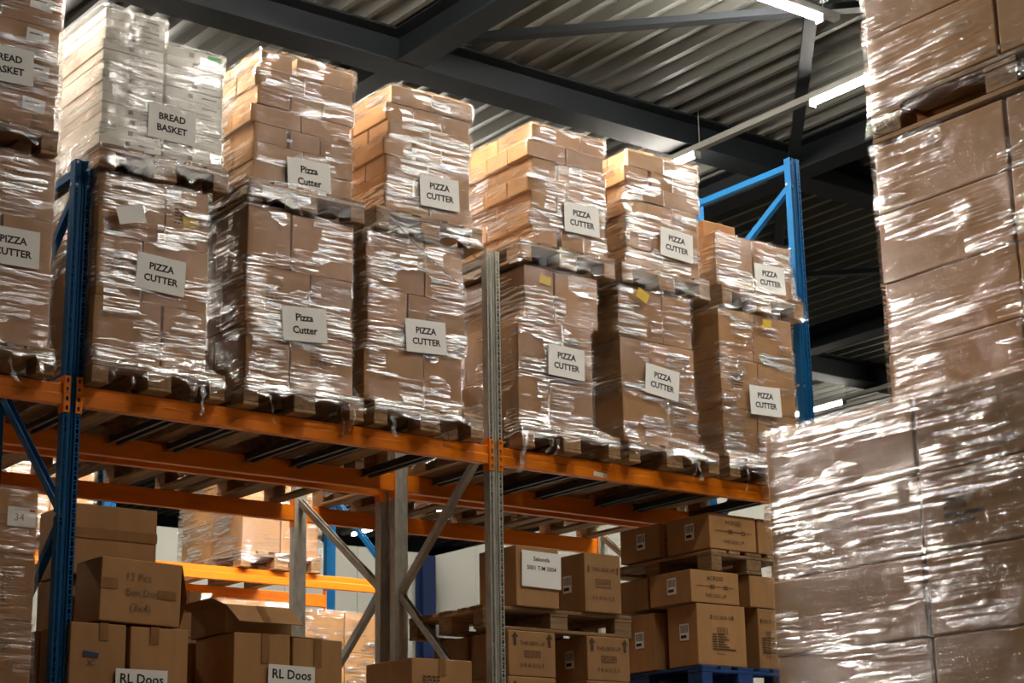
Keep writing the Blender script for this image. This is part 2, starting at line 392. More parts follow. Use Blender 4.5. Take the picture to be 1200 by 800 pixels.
def rack_beam(label, xa, xb, y, zmid, front=True, group=None):
    """beam between upright centres xa, xb; y is the upright face line; front: step faces -Y"""
    t = empty('rack_beam', ((xa + xb) / 2, y, zmid), 0 if front else PI); tag(t, label, 'rack beam', group)
    L = (xb - xa) - .102; key = round(L, 3)
    if key not in _bm:
        b = MB(); b.prism([(q[0] + .004, q[1] - .0575) for q in BP], 'x', -L / 2, L / 2); _bm[key] = b.mesh('beam_profile', 'steel_orange')
    link('beam_profile', _bm[key], t)
    for s in (-1, 1):
        link('connector_plate', PLATE, t, (s * (L / 2 + .018), -.006, 0))
        b = MB(); b.box(s * L / 2 - .003, s * L / 2 + .003, -.004, .06, -.1, .1); b.build('connector_web', 'steel_orange', t)
        zb = .014; b = MB(); b.prism([(s * (L / 2 + .018) + .006 * math.cos(k * PI / 4), zb + .006 * math.sin(k * PI / 4)) for k in range(8)], 'y', -.010, -.003); b.build('locking_pin', 'zinc_bolt', t)
    return t
ZB, ZL = 4.06, 2.2025
bays = ((-2.8, 0, 'left of the left blue upright'), (0, 2.8, 'between the blue and grey uprights'), (2.8, 5.6, 'right of the grey upright'))
beams = {}
for xa, xb, d in bays:
    beams[xa, 'f'] = rack_beam('orange front beam under the wrapped loads, ' + d, xa, xb, 0, ZB)
    beams[xa, 'r'] = rack_beam('shaded orange rear beam under the wrapped loads, ' + d, xa, xb, 1.1, ZB, False)
    rack_beam('orange lower front beam under the cartons, ' + d, xa, xb, 0, ZL)
    rack_beam('orange lower rear beam under the cartons, ' + d, xa, xb, 1.1, ZL, False)
for xa, xb, d in bays[1:]:
    rack_beam('dark orange near beam of the rear rack, bay ' + d, xa, xb, 1.22, ZB - .0, True)
    rack_beam('dark orange far beam of the rear rack, bay ' + d, xa, xb, 2.38, ZB - .0, False)
for xa, xb, d in ((-.16, 2.62, 'behind the left cartons'), (2.62, 5.40, 'seen left of the grey uprights')):
    rack_beam('bright orange front beam of the far rack, ' + d, xa, xb, 5.05, ZB)
    rack_beam('bright orange rear beam of the far rack, ' + d, xa, xb, 6.15, ZB, False)
    rack_beam('lower front beam of the far rack, ' + d, xa, xb, 5.05, ZL)
    rack_beam('lower rear beam of the far rack, ' + d, xa, xb, 6.15, ZL, False)
# stickers on beams
def sticker(parent, mat, x, y, z, wd, ht, rz=0, tilt=0):
    b = MB(); b.box(-wd / 2, wd / 2, -.0012, 0, -ht / 2, ht / 2)
    return b.build('sticker', mat, parent, (x, y, z), (0, tilt, rz))
sticker(beams[2.8, 'f'], 'paper', -.56, .0035, -.03, .11, .03, 0, R(4))
sticker(beams[0, 'r'], 'steel_orange', .35, .0545, 0, .22, .1, PI)
# support bars lying on the beams under every pallet
def support_bar(label, x, z, ya=.03, yb=1.07, group='pallet support bars'):
    t = empty('support_bar', (x, ya, z)); tag(t, label, 'support bar', group)
    b = MB(); w_ = .02; pr = [(-.045, -.046), (-.025, -.046), (-.025, -.004), (.025, -.004), (.025, -.046), (.045, -.046), (.045, -.05), (.021, -.05), (.021, -.008), (-.021, -.008), (-.021, -.05), (-.045, -.05)]
    b.prism(pr, 'y', .035, yb - ya - .035); b.build('hat_profile', 'dark_zinc', t)
    for yy in (.0, yb - ya - .05):
        b = MB(); b.box(-.03, .03, yy - .01, yy + .06, .0005, .004); b.build('end_hook', 'dark_zinc', t)

# ---------------------------------------------------------------- pallets, cartons, film
def piece(key, dx, dy, dz, mat): return box_mesh(key, dx, dy, dz, mat, .004)
def pallet(label, cx, cy, z, rz=0, mat='wood', group=None, L=1.2, Wd=.8):
    """800 side along X, 1200 side along Y when rz = 0; z is the underside"""
    t = empty('pallet', (cx, cy, z), rz); tag(t, label, 'pallet', group)
    bl = (.1, .145, .1); bd = .145
    xs = (-Wd / 2 + .05, 0, Wd / 2 - .05); ys = (-L / 2 + bd / 2, 0, L / 2 - bd / 2)
    for k, x in enumerate(xs): link('bottom_board', piece('bottom_board', bl[k], L, .022, mat), t, (x, 0, 0))
    for k, x in enumerate(xs):
        for y in ys: link('block', piece('block', bl[k] - .004, bd - .004, .078, mat), t, (x, y, .022))
    for y in ys: link('cross_board', piece('cross_board', Wd, bd, .022, mat), t, (0, y, .1))
    for k, (x, w_) in enumerate(((-Wd / 2 + .0725, .145), (-Wd / 4 + .02, .1), (0, .145), (Wd / 4 - .02, .1), (Wd / 2 - .0725, .145))):
        link('deck_board', piece('deck_board', w_, L, .022, mat), t, (x, 0, .122))
    return t
def carton(label, x0, x1, y0, y1, z0, z1, group=None, mat='cardboard', rz=0, jit=.003, name='carton', gap=.009, cat='carton', tape=False):
    dx, dy, dz = x1 - x0 - gap, y1 - y0 - gap, z1 - z0 - .002
    o = link(name, carton_mesh(dx, dy, dz, mat), None, ((x0 + x1) / 2 + random.uniform(-jit, jit), (y0 + y1) / 2 + random.uniform(-jit, jit), z0 + .001), (0, 0, rz + random.uniform(-1, 1) * jit * 1.5))
    tag(o, label, cat, group)
    if tape: add_tape(o, dx, dy, dz)
    return o
def add_tape(o, dx, dy, dz, down=.09, x=0, w_=.05, side=False):
    b = MB(); y = -dy / 2
    b.box(x - w_ / 2, x + w_ / 2, y - .0012, y + .001, dz - down, dz + .001); b.box(x - w_ / 2, x + w_ / 2, y - .001, dy / 2, dz, dz + .0012)
    return b.build('tape', 'tape', o)
def hash2(a, b_, c):
    v = math.sin(a * 12.9898 + b_ * 78.233 + c * 37.719) * 43758.5453
    return v - math.floor(v)
def vnoise(a, b_, c):
    ia, ib = math.floor(a), math.floor(b_); fa, fb = a - ia, b_ - ib
    fa = fa * fa * (3 - 2 * fa); fb = fb * fb * (3 - 2 * fb)
    g = lambda i, j: hash2(ia + i, ib + j, c)
    return (g(0, 0) * (1 - fa) + g(1, 0) * fa) * (1 - fb) + (g(0, 1) * (1 - fa) + g(1, 1) * fa) * fb
def stretch_wrap(label, rects, mat='film', amp=.010, off=.009, skirt=None, lid=.10, seed=1, dz=.045, group=None, bulge=0, full_lid=False):
    """rects: list of (z, x0, x1, y0, y1) going up; a film sleeve following them, ragged at the bottom, lapping over the top edge"""
    zlo, zhi = rects[0][0], rects[-1][0]
    org = Vector(((rects[0][1] + rects[0][2]) / 2, (rects[0][3] + rects[0][4]) / 2, zlo))
    def ext(z):
        for k in range(len(rects) - 1):
            a, c = rects[k], rects[k + 1]
            if z <= c[0]:
                t = (z - a[0]) / max(1e-6, c[0] - a[0]); return [a[i] * (1 - t) + c[i] * t for i in range(1, 5)]
        return rects[-1][1:]
    nx, ny = 20, 20; rc = .012
    def ring(z, o_, zfun=None):
        x0, x1, y0, y1 = ext(z); x0 -= o_; x1 += o_; y0 -= o_; y1 += o_; pts = []
        for i in range(nx): pts.append((x0 + rc + (x1 - x0 - 2 * rc) * i / (nx - 1), y0, 0, -1))
        for i in range(ny): pts.append((x1, y0 + rc + (y1 - y0 - 2 * rc) * i / (ny - 1), 1, 0))
        for i in range(nx): pts.append((x1 - rc - (x1 - x0 - 2 * rc) * i / (nx - 1), y1, 0, 1))
        for i in range(ny): pts.append((x0, y1 - rc - (y1 - y0 - 2 * rc) * i / (ny - 1), -1, 0))
        return pts
    rows = max(3, int((zhi - zlo) / dz)); b = MB(); n_ = 2 * (nx + ny)
    for r in range(rows + 1):
        z = zlo + (zhi - zlo) * r / rows + (.007 if r == rows else 0)
        for k, (x, y, ax, ay) in enumerate(ring(min(z, zhi), off)):
            d = (vnoise(k * .45, z * 16, seed) - .25) * amp + (vnoise(k * .17, z * 5, seed + 9) - .3) * amp
            zz_ = z
            if r == 0: zz_ = z + (vnoise(k * .7, 1.3, seed + 3) - .5) * .09; d += vnoise(k * .9, .2, seed) * .02
            if r == 1: zz_ = z + (vnoise(k * .7, 1.3, seed + 3) - .5) * .03
            b.v.append((x + ax * d - org.x, y + ay * d - org.y, zz_ - org.z))
    # lap over the top
    x0, x1, y0, y1 = rects[-1][1:]; cx, cy = (x0 + x1) / 2, (y0 + y1) / 2
    laps = (.02, lid, .2, .33) if full_lid else (.02, lid)
    for li, lp in enumerate(laps):
        for k, (x, y, ax, ay) in enumerate(ring(zhi, -lp)):
            j = (vnoise(k * .8, li * 3, seed + 5) - .5) * (.05 if li else .01)
            b.v.append((x - ax * j - org.x, y - ay * j - org.y, zhi + .010 + vnoise(k * .6, li, seed + 6) * .012 - org.z))
    for r in range(rows + len(laps)):
        for k in range(n_):
            a = r * n_ + k; c = r * n_ + (k + 1) % n_
            b.f.append((a, c, c + n_, a + n_))
    o = b.build('stretch_wrap', mat, None, org, smooth=True, recalc=False)
    return tag(o, label, 'stretch wrap', group)
def film_tail(parent, x, y, z, length, lean=0, wd=.03, seed=1):
    b = MB(); n_ = 8; p = parent.location
    for i in range(n_ + 1):
        t = i / n_; w_ = wd * (1 - .4 * t) * (.7 + .6 * vnoise(i * .8, .5, seed)); an = vnoise(i * .5, .1, seed + 2) * 2.4
        cx = x + lean * t * t + (vnoise(i * .6, 2, seed) - .5) * .03 * t; cy = y - .012 * math.sin(t * 3) - .01; cz = z - length * t
        b.v += [(cx - w_ * math.cos(an) - p.x, cy - w_ * .4 * math.sin(an) - p.y, cz - p.z), (cx + w_ * math.cos(an) - p.x, cy + w_ * .4 * math.sin(an) - p.y, cz - p.z)]
        if i: b.f.append((2 * i - 2, 2 * i - 1, 2 * i + 1, 2 * i))
    return b.build('film_tail', 'film_loose', parent, smooth=True, recalc=False)
def paper_sign(label, txt, x, y, z, rot=0, wd=.297, ht=.205, size=.052, bold=.012, line=1.25, seed=1, rz=0, mat='paper', dz=0):
    k1 = random.uniform(.1, .5) * random.choice((-1, 1)); k2 = random.uniform(-.25, .25)
    warp = lambda xx, zz_: -.0015 - abs(k1) * .12 * (xx + .05 * k2) ** 2 + k2 * .06 * xx * zz_ - .0015
    o = link('paper_sign', paper_mesh('paper_sign', wd, ht, warp, mat), None, (x, y, z), (0, -R(rot), rz)); tag(o, label, 'paper sign')
    if txt:
        items = []; ls = txt.split('\n'); n_ = len(ls)
        for i, l in enumerate(ls): print_mesh([('t', l, 0, dz + (n_ / 2 - .5 - i) * size * line, size, bold)], 'ink', o, -.0008, 'lettering', warp=warp)
    return o

ZP = ZB + .0575            # top of the beams
OR = ('top', 'second', 'third', 'fourth', 'fifth', 'sixth', 'seventh', 'eighth', 'ninth', 'tenth', 'eleventh', 'twelfth', 'thirteenth')
def down(n_, L): return 'top layer' if L == n_ - 1 else OR[n_ - 1 - L] + ' layer down'
def row(d): return 'front' if d == 0 else OR[d] + ' row'
CW = {0: 'column at the left photo edge', 1: 'column under the white boxes', 2: 'column with mixed-case signs', 3: 'column just left of the grey upright',
      4: 'column just right of the grey upright', 5: 'middle column of the right bay', 6: 'column beside the tall blue upright'}
PL = {0: -.95, 1: .06, 2: .975, 3: 1.845, 4: 2.94, 5: 3.81, 6: 4.705}
PU = {0: -.99, 1: .05, 2: .975, 3: 1.855, 4: 2.945, 5: 3.80, 6: 4.71}
LOWX = {0: (-.90, -.175), 1: (.066, .75), 2: (.985, 1.71), 3: (1.80, 2.52), 4: (2.97, 3.58), 5: (3.79, 4.45), 6: (4.69, 5.41)}
FY = -.06                   # front face of the cartons
DEP = 1.14
for i in range(7):
    pallet('wooden pallet on the orange beam, lower load, ' + CW[i], PL[i] + .4, -.09 + .6, ZP + .0045)
    for k in (.13, .67): support_bar('grey support bar under the %s of the pallet, ' % ('left' if k < .4 else 'right') + CW[i], PL[i] + k, ZP + .0, group='support bars, ' + CW[i])
zl = [ZP + .149 + .3517 * k for k in range(4)]
BX = {}
for i in range(7):
    xa, xb = LOWX[i]; W = xb - xa
    for L in range(3):
        s = (.405 if (L + i) % 2 == 0 else .6) if i != 6 else (.5 if L % 2 else .46)
        jx = {2: (.01, 0, .01), 4: (-.03, -.03, .03), 5: (.01, .0, -.01), 3: (-.01, .015, 0), 1: (0, .005, 0)}.get(i, (0, 0, 0))[L]
        xm = xa + W * s
        for col, (p, q, nd) in enumerate(((xa, xm, 3 if s < .5 else 4), (xm, xb, 4 if s < .5 else 3))):
            for d in range(nd):
                o = carton('large brown carton, %s layer, %s %s, ' % (('bottom', 'middle', 'top')[L], row(d), ('left', 'right')[col]) + CW[i], p + jx, q + jx, FY + DEP * d / nd, FY + DEP * (d + 1) / nd, zl[L], zl[L + 1],
                           group='large cartons, ' + CW[i])
                if d == 0: BX[i, L, col] = o
    if i != 0:
        pass
    rects = []
    for L in range(3):
        jx = {2: (.01, 0, .01), 4: (-.03, -.03, .03), 5: (.01, .0, -.01), 3: (-.01, .015, 0), 1: (0, .005, 0)}.get(i, (0, 0, 0))[L]
        e = (xa + jx, xb + jx, FY, FY + DEP)
        if L == 0: rects += [(zl[0] - .085, PL[i] + .0, PL[i] + .80, -.09, 1.11), (zl[0] - .01, PL[i] + .01, PL[i] + .79, -.088, 1.11)]
        rects += [(zl[L] + .03, *e), (zl[L + 1] - .02, *e)]
    rects[-1] = (zl[3], *rects[-1][1:])
    wz = stretch_wrap('clear stretch wrap around the lower load, ' + CW[i], rects, ('film', 'film_steep', 'film')[i % 3], seed=10 + i)
    for k in range(3):
        film_tail(wz, PL[i] + random.uniform(.05, .75), -.11, zl[0] - .08, random.uniform(.06, .17), random.uniform(-.05, .05), random.uniform(.012, .035), seed=40 + i * 3 + k)
    if i == 3:
        b = MB(); P0, P1 = Vector((1.86, -.115, 5.47)), Vector((2.53, -.095, 5.04)); n_ = 14
        for k in range(n_ + 1):
            t_ = k / n_; c_ = P0.lerp(P1, t_) + Vector((0, -.004 * math.sin(t_ * 9), -.02 * math.sin(t_ * PI))) - wz.location; r_ = .006 + .004 * vnoise(k * 1.3, 0, 4)
            b.v += [(c_.x + r_ * math.cos(q) * .55, c_.y + r_ * math.sin(q), c_.z + r_ * math.cos(q) * .85) for q in (0, PI / 2, PI, 3 * PI / 2)]
            if k: b.f += [(4 * k - 4 + q, 4 * k - 4 + (q + 1) % 4, 4 * k + (q + 1) % 4, 4 * k + q) for q in range(4)]
        b.build('film_strand', 'film_loose', wz, smooth=True)
    zu = zl[3] + .016
    pallet('wooden pallet between the two loads, ' + CW[i], PU[i] + .4, -.09 + .6, zu)
ZU = zl[3] + .016 + .146
# upper loads of small cartons
UPX = {2: (1.01, 1.705), 3: (1.935, 2.59), 4: (3.05, 3.70), 5: (3.865, 4.545)}
for i, (xa, xb) in UPX.items():
    H = .1185; W = xb - xa; rects = [(ZU - .15, PU[i] - .004, PU[i] + .804, -.094, 1.114), (ZU - .012, PU[i] + .005, PU[i] + .795, -.09, 1.11)]
    for L in range(7):
        st = (.055, .012, .03, -.008, .01, 0, .004)[6 - L] if i != 4 else (.04, .0, .035, .0, .02, 0, .03)[6 - L]
        if L % 2 == (i % 2): cols, nd = 3, 3
        else: cols, nd = 2, 5
        sw = W - max(0, st) * .6; x_ = xa + st - (0 if L % 2 else 0); f = FY + .004 * ((L * 7 + i) % 3)
        gp = (.022 if (L * 5 + i * 3) % 4 == 0 else 0)
        for c in range(cols):
            for d in range(nd):
                carton('small carton, %s, %s %s, ' % (down(7, L), row(d), (('left', 'middle', 'right') if cols == 3 else ('left', 'right'))[c]) + CW[i], x_ + sw * c / cols + (gp if c == 1 else 0), x_ + sw * (c + 1) / cols, f + DEP * d / nd, f + DEP * (d + 1) / nd,
                       ZU + H * L, ZU + H * (L + 1), group='small cartons, ' + CW[i], jit=.005, name='small_carton', gap=.007)
        e = (x_, x_ + sw, FY, FY + DEP)
        rects += [(ZU + H * L + .02, *e), (ZU + H * (L + 1) - .015, *e)]
    rects[-1] = (ZU + H * 7, *rects[-1][1:])
    wz = stretch_wrap('clear stretch wrap around the tall upper load, ' + CW[i], rects, ('film', 'film_steep')[i % 2], seed=60 + i, dz=.03, amp=.007, off=.008)
    film_tail(wz, PU[i] + .3, -.105, ZU - .09, .1, .05, .02, seed=80 + i)
# white boxes on top of the first full column
i = 1; H = .0632
for col, (p, q, nl) in enumerate(((.06, .435, 13), (.445, .815, 11))):
    for L in range(nl):
        for d in range(2):
            o = carton('flat white carton, %s, %s %s, bread basket load' % (down(nl, L), ('front', 'back')[d], ('left half', 'right half')[col]), p + random.uniform(-.006, .006), q, FY + .57 * d, FY + .57 * (d + 1), ZU + H * L, ZU + H * (L + 1),
                       group='flat white cartons, %s half' % ('left' if col == 0 else 'right'), mat='cardboard_white', jit=.004, name='flat_carton', cat='carton', gap=.003)
            if d == 0:
                q_ = -.04 + .03 * hash2(L, col, 3); it = [('r', q_ + .006 * k, q_ + .0035 + .006 * k, .016, .044) for k in range(5)]
                it += [('r', .05 + .016 * k, .06 + .016 * k, .028 + .003 * hash2(L, k, col), .036) for k in range(6)]
                print_mesh(it, 'ink_brown', o, -.2862, 'print')
            if d == 0 and col == 1 and L == nl - 1: sticker(o, 'sticker_green', .12, -.2865, .03, .085, .045)
            if d == 0 and L % 2 == 0:
                # end label on the long left side
                pass
r0 = [(ZU - .13, .046, .854, -.094, 1.114), (ZU - .012, .055, .845, -.09, 1.11), (ZU + .02, .058, .818, FY, FY + 1.14), (ZU + H * 11, .058, .818, FY, FY + 1.14)]
stretch_wrap('white-looking stretch wrap around the flat white cartons', r0, 'film_white', seed=91, dz=.035, lid=.015)
r0 = [(ZU + H * 11 - .03, .058, .43, FY, FY + 1.14), (ZU + H * 13, .058, .43, FY, FY + 1.14)]
stretch_wrap('crumpled film hood over the top layers of the flat white cartons', r0, 'film_white', seed=95, dz=.03, amp=.03, full_lid=True, lid=.1)
# cut-off column: taller cartons with paper labels
i = 0; H = .2
for L in range(5):
    for c, (p, q) in enumerate(((-.92, -.57), (-.56, -.20))):
        for d in range(3):
            o = carton('labelled brown carton, %s, %s %s, ' % (down(5, L), row(d), ('left', 'right')[c]) + CW[0], p + (.015 if L % 2 else 0), q + (.015 if L % 2 else 0), FY + .38 * d, FY + .38 * (d + 1), ZU + H * L, ZU + H * (L + 1),
                       group='labelled cartons, ' + CW[0], name='labelled_carton')
            if d == 0:
                sticker(o, 'paper', .05, -.1885, .13, .13, .075, 0, R(4)); print_mesh([('r', -.05, .03, .018, .026)], 'ink_brown', o, -.1902, 'print', x=.05).location.z = .12
                b = MB(); b.box(-.02, .02, -.1892, -.188, 0, .07); b.build('tape', 'tape', o, (.06, 0, 0))
r0 = [(ZU - .10, -.99, -.19, -.09, 1.11), (ZU - .012, -.985, -.195, -.09, 1.11), (ZU + .02, -.92, -.19, FY, FY + 1.14), (ZU + H * 5, -.92, -.19, FY, FY + 1.14)]
stretch_wrap('clear stretch wrap around the upper load, ' + CW[0], r0, 'film', seed=97)
# last column: a low upper load of two cartons and a small one on top
i = 6
for c, (p, q) in enumerate(((4.69, 5.05), (5.06, 5.44))):
    for d in range(2):
        o = carton('wide brown carton, %s %s, ' % (('front', 'back')[d], ('left', 'right')[c]) + CW[6], p, q, FY + .57 * d, FY + .57 * (d + 1), ZU, ZU + .385, group='wide cartons, ' + CW[6], name='wide_carton')
r0 = [(ZU - .15, 4.706, 5.53, -.094, 1.114), (ZU - .012, 4.72, 5.52, -.09, 1.11), (ZU + .04, 4.69, 5.45, FY, FY + 1.14), (ZU + .385, 4.69, 5.44, FY, FY + 1.14)]
stretch_wrap('loose stretch wrap around the low upper load, ' + CW[6], r0, 'film_steep', seed=99, amp=.02)
o = carton('small orange-brown carton lying on top of the last column', 4.74, 5.06, .1, .5, ZU + .402, ZU + .53, name='top_carton'); add_tape(o, .32, .4, .126)
# stickers on single cartons
sticker(BX[1, 2, 0], 'paper', -.03, -.146 - .045, .12, .165, .1, 0, R(-17))
sticker(BX[1, 2, 1], 'sticker_yellow', .02, -.19, .16, .1, .065, 0, R(-8)); sticker(BX[1, 2, 1], 'paper', -.09, -.19, .31, .09, .04, 0, R(-5))
sticker(BX[4, 2, 0], 'sticker_yellow', .05, -.1905, .27, .09, .06, 0, R(6)); sticker(BX[5, 2, 0], 'sticker_yellow', -.02, -.1905, .29, .1, .07, 0, R(25)); sticker(BX[6, 2, 1], 'sticker_yellow', -.1, -.1905, .28, .08, .06)
def textblock(o, x, z, n_=6, wd=.1, y=-.146):
    it = []
    for k in range(n_):
        xx = 0
        while xx < wd:
            l = .012 + .02 * hash2(k, xx * 99, x * 7); it.append(('r', x + xx, x + min(wd, xx + l), z - k * .02, z - k * .02 + .009)); xx += l + .008
    print_mesh(it, 'ink_brown', o, y, 'print')
def fy(o): return min(v.co.y for v in o.data.vertices) - .0012
for key in ((1, 2, 1), (1, 1, 0), (2, 1, 0), (2, 0, 1), (3, 1, 1), (4, 1, 1), (0, 2, 1), (0, 1, 1), (5, 0, 1), (6, 1, 0), (3, 2, 0)):
    o = BX[key]; textblock(o, -.08, .24, 6, .11, fy(o))
# A4 signs
sy = FY - .0135
SG = [(0, 'l', 'PIZZA\nCUTTER', -.41, 4.788, 1), (0, 'u', 'BREAD\nBASKET', -.50, 5.802, 2), (1, 'l', 'PIZZA\nCUTTER', .449, 4.788, -2.4), (1, 'u', 'BREAD\nBASKET', .485, 5.683, 0),
      (2, 'l', 'Pizza\nCutter', 1.371, 4.65, 4.5), (2, 'u', 'Pizza\nCutter', 1.389, 5.561, 3), (3, 'l', 'PIZZA\nCUTTER', 2.224, 4.709, 3), (3, 'u', 'PIZZA\nCUTTER', 2.332, 5.656, 2),
      (4, 'l', 'PIZZA\nCUTTER', 3.315, 4.712, -1.4), (4, 'u', 'PIZZA\nCUTTER', 3.475, 5.707, .8), (5, 'l', 'PIZZA\nCUTTER', 4.131, 4.696, -5.5), (5, 'u', 'PIZZA\nCUTTER', 4.312, 5.689, -2.7),
      (6, 'l', 'PIZZA\nCUTTER', 5.086, 4.695, 2), (6, 'u', 'PIZZA\nCUTTER', 5.196, 5.601, 2)]
for i, lv, txt, x, z, rot in SG:
    paper_sign('sheet reading %s, %s load, %s' % (txt.replace('\n', ' '), 'lower' if lv == 'l' else 'upper', CW[i]), txt, x, sy - .004, z, rot, size=.055 if i != 2 else .06, bold=.03)

# ---------------------------------------------------------------- lower level: loose cartons on pallets
ZS = ZL + .0575
def gpallet(label, cx, cy, z=None, rz=0, **k): return pallet(label, cx, cy, (ZS + .002) if z is None else z, rz, **k)
ZC = ZS + .148
# stack A, far left
gpallet('wooden pallet under the wrapped stack at the left photo edge, lower level', -.57, .52)
for L, (za, zb) in enumerate(((ZC, 2.845), (2.845, 3.18), (3.18, 3.515))):
    for c, (p, q) in enumerate(((-.88, -.53), (-.525, -.175))):
        for d in range(3):
            o = carton('brown carton, %s layer, %s %s, stack at left edge under the beam' % (('bottom', 'middle', 'top')[L], row(d), ('left', 'right')[c]), p, q, -.05 + .38 * d, .33 + .38 * d, za, zb, group='cartons at the left edge under the beam')
            if d == 0 and c == 1:
                dz = zb - za - .002
                if L == 2:
                    sticker(o, 'paper', .085, -.1895, .19, .155, .1); print_mesh([('t', '34', 0, 0, .055, -.004)], 'pencil', o, -.192, 'handwriting', x=.07).location.z = .185; sticker(o, 'ink_red', .14, -.1912, .225, .03, .012)
                else:
                    textblock(o, -.14, dz - .1, 3, .2, -.189); textblock(o, -.14, dz - .22, 2, .16, -.189)
                b = MB(); b.box(-.17, .17, -.1895, -.1885, 0, .05); b.build('tape', 'tape', o, (0, 0, dz * .45))
stretch_wrap('thin stretch wrap around the stack at the left photo edge, lower level', [(ZC, -.88, -.175, -.05, 1.09), (3.515, -.88, -.175, -.05, 1.09)], 'film_thin', seed=111, lid=.05)
# stack with a tilted carton, right of the blue upright
gpallet('wooden pallet under the cartons right of the blue upright, lower level', .47, .53)
SY = -.03
o1 = carton('brown carton at lower left with a blue mark, beside the blue upright', .03, .352, SY, SY + .38, ZC, 2.862); add_tape(o1, .318, .376, .454, x=.03); sticker(o1, 'sticker_blue', -.04, -.1895, .29, .085, .026, 0, R(7)); print_mesh([('t', '3C', 0, 0, .04)], 'ink', o1, -.1892, 'handwriting', x=-.04).location.z = .245
o2 = carton('brown carton right of the blue-marked one, holding a white sheet', .365, .712, SY, SY + .38, ZC, 2.858); add_tape(o2, .343, .376, .45, x=-.03)
for p, q, lb in ((.03, .352, 'brown carton behind the blue-marked carton'), (.365, .712, 'brown carton behind the carton with the white sheet')):
    carton(lb, p, q, SY + .39, SY + .78, ZC, 2.86)
o3 = carton('brown carton with pencil writing, lying tilted on two cartons', .175, .66, SY, SY + .30, 2.868, 3.205, rz=R(-1), jit=0, name='tilted_carton'); o3.rotation_euler = (0, R(1.2), R(2))
o3.location.z += .004
b = MB(); b.box(-.24, -.14, -.1495, -.1485, .17, .225); b.build('tape', 'tape', o3); b = MB(); b.box(.1, .21, -.1495, -.1485, .14, .185); b.build('tape', 'tape', o3)
print_mesh([('t', '12 Pcs', -.02, .24, .06, -.004), ('t', 'Ben Doos', .02, .16, .055, -.004), ('t', '(3x4)', .0, .08, .06, -.004)], 'pencil', o3, -.1495, 'handwriting')
b = MB(); b.add([(.242, -.14, .0), (.242, .14, .0), (.285, .13, .17), (.242, -.14, .335), (.242, .14, .335), (.285, -.13, .16)], [(0, 1, 2, 5), (5, 2, 4, 3)]); b.build('flap', 'cardboard', o3)
carton('brown carton below the tall back carton, right of the blue upright', .17, .70, .37, .74, 2.865, 3.16)
o4 = carton('plain brown carton at the back, topmost right of the blue upright', .16, .685, .32, .74, 3.165, 3.553, name='carton'); b = MB(); b.box(-.26, .26, -.2105, -.2095, .20, .255); b.build('tape', 'tape', o4)
paper_sign('white sheet reading RL Doos, right of the blue upright', 'RL Doos', .44, SY - .004, 2.532, 0, size=.07, bold=.02, dz=.05)
o = carton('small taped carton at the back, between the two sheet-labelled stacks', .90, 1.12, .6, .95, 2.9, 3.17); add_tape(o, .22, .35, .268, down=.12)
carton('brown carton under the small taped carton at the back', .74, 1.12, .6, .95, ZC, 2.898)
# second sheet-labelled stack
gpallet('wooden pallet under the open-flap cartons, lower level', 1.36, .54)
o5 = carton('brown carton under the open flap, left of the pair with a sheet', 1.0, 1.362, .0, .45, ZC, 2.87); add_tape(o5, .358, .446, .46, x=.02, down=.16)
o6 = carton('brown carton with bulging top, right of the pair with a sheet', 1.37, 1.705, .0, .45, ZC, 2.86); add_tape(o6, .331, .446, .45, x=0, down=.16)
b = MB(); b.add([(-.16, -.22, .001), (.16, -.22, .001), (.16, .0, .03), (-.16, .0, .05), (-.16, .22, .001), (.16, .22, .001)], [(0, 1, 2, 3), (3, 2, 5, 4)]); b.build('flap', 'cardboard', o6, (0, 0, .452))
paper_sign('white sheet reading RL Doos, on the open-flap cartons', 'RL Doos', 1.36, -.006, 2.60, -1, size=.07, bold=.02, dz=.05)
# the open tray-like carton on top
t = empty('open_carton', (1.2, .28, 2.874)); tag(t, 'low open carton with one flap hanging forward, on the sheet-labelled pair', 'carton')
tw, td, th = .42, .40, .15
for nm, q in (('side_wall', (-tw / 2, tw / 2, -td / 2, -td / 2 + .005, 0, th)), ('side_wall', (-tw / 2, tw / 2, td / 2 - .005, td / 2, 0, th)), ('side_wall', (-tw / 2, -tw / 2 + .005, -td / 2 + .005, td / 2 - .005, 0, th)), ('side_wall', (tw / 2 - .005, tw / 2, -td / 2 + .005, td / 2 - .005, 0, th)), ('bottom', (-tw / 2 + .005, tw / 2 - .005, -td / 2 + .005, td / 2 - .005, 0, .005))):
    b = MB(); b.box(*q); b.build(nm, 'cardboard', t)
b = MB(); b.add([(-tw / 2, 0, 0), (tw / 2, 0, 0), (tw / 2 + .015, -.10, -.10), (-tw / 2 + .03, -.10, -.10), (-tw / 2, 0, .005), (tw / 2, 0, .005), (tw / 2 + .015, -.103, -.096), (-tw / 2 + .03, -.103, -.096)], [(0, 1, 2, 3), (4, 5, 6, 7), (3, 2, 6, 7), (0, 3, 7, 4), (1, 2, 6, 5)])
fl = b.build('front_flap', 'cardboard', t, (0, -td / 2, th))
b = MB(); b.add([(-.025, -.002, .002), (.025, -.002, .002), (.025, -.105, -.099), (-.025, -.105, -.099)], [(0, 1, 2, 3)]); b.build('tape', 'tape', fl, (0, -.0015, .004))
b = MB(); b.add([(0, -td / 2, 0), (0, td / 2, 0), (-.09, td / 2, .03), (-.09, -td / 2, .03), (0, -td / 2, .004), (0, td / 2, .004), (-.09, td / 2, .034), (-.09, -td / 2, .034)], [(0, 1, 2, 3), (4, 5, 6, 7), (2, 3, 7, 6), (0, 3, 7, 4), (1, 2, 6, 5)]); b.build('side_flap', 'cardboard', t, (-tw / 2, 0, th))
carton('brown carton at the back of the open-flap stack', 1.0, 1.36, .5, .9, ZC, 2.86)
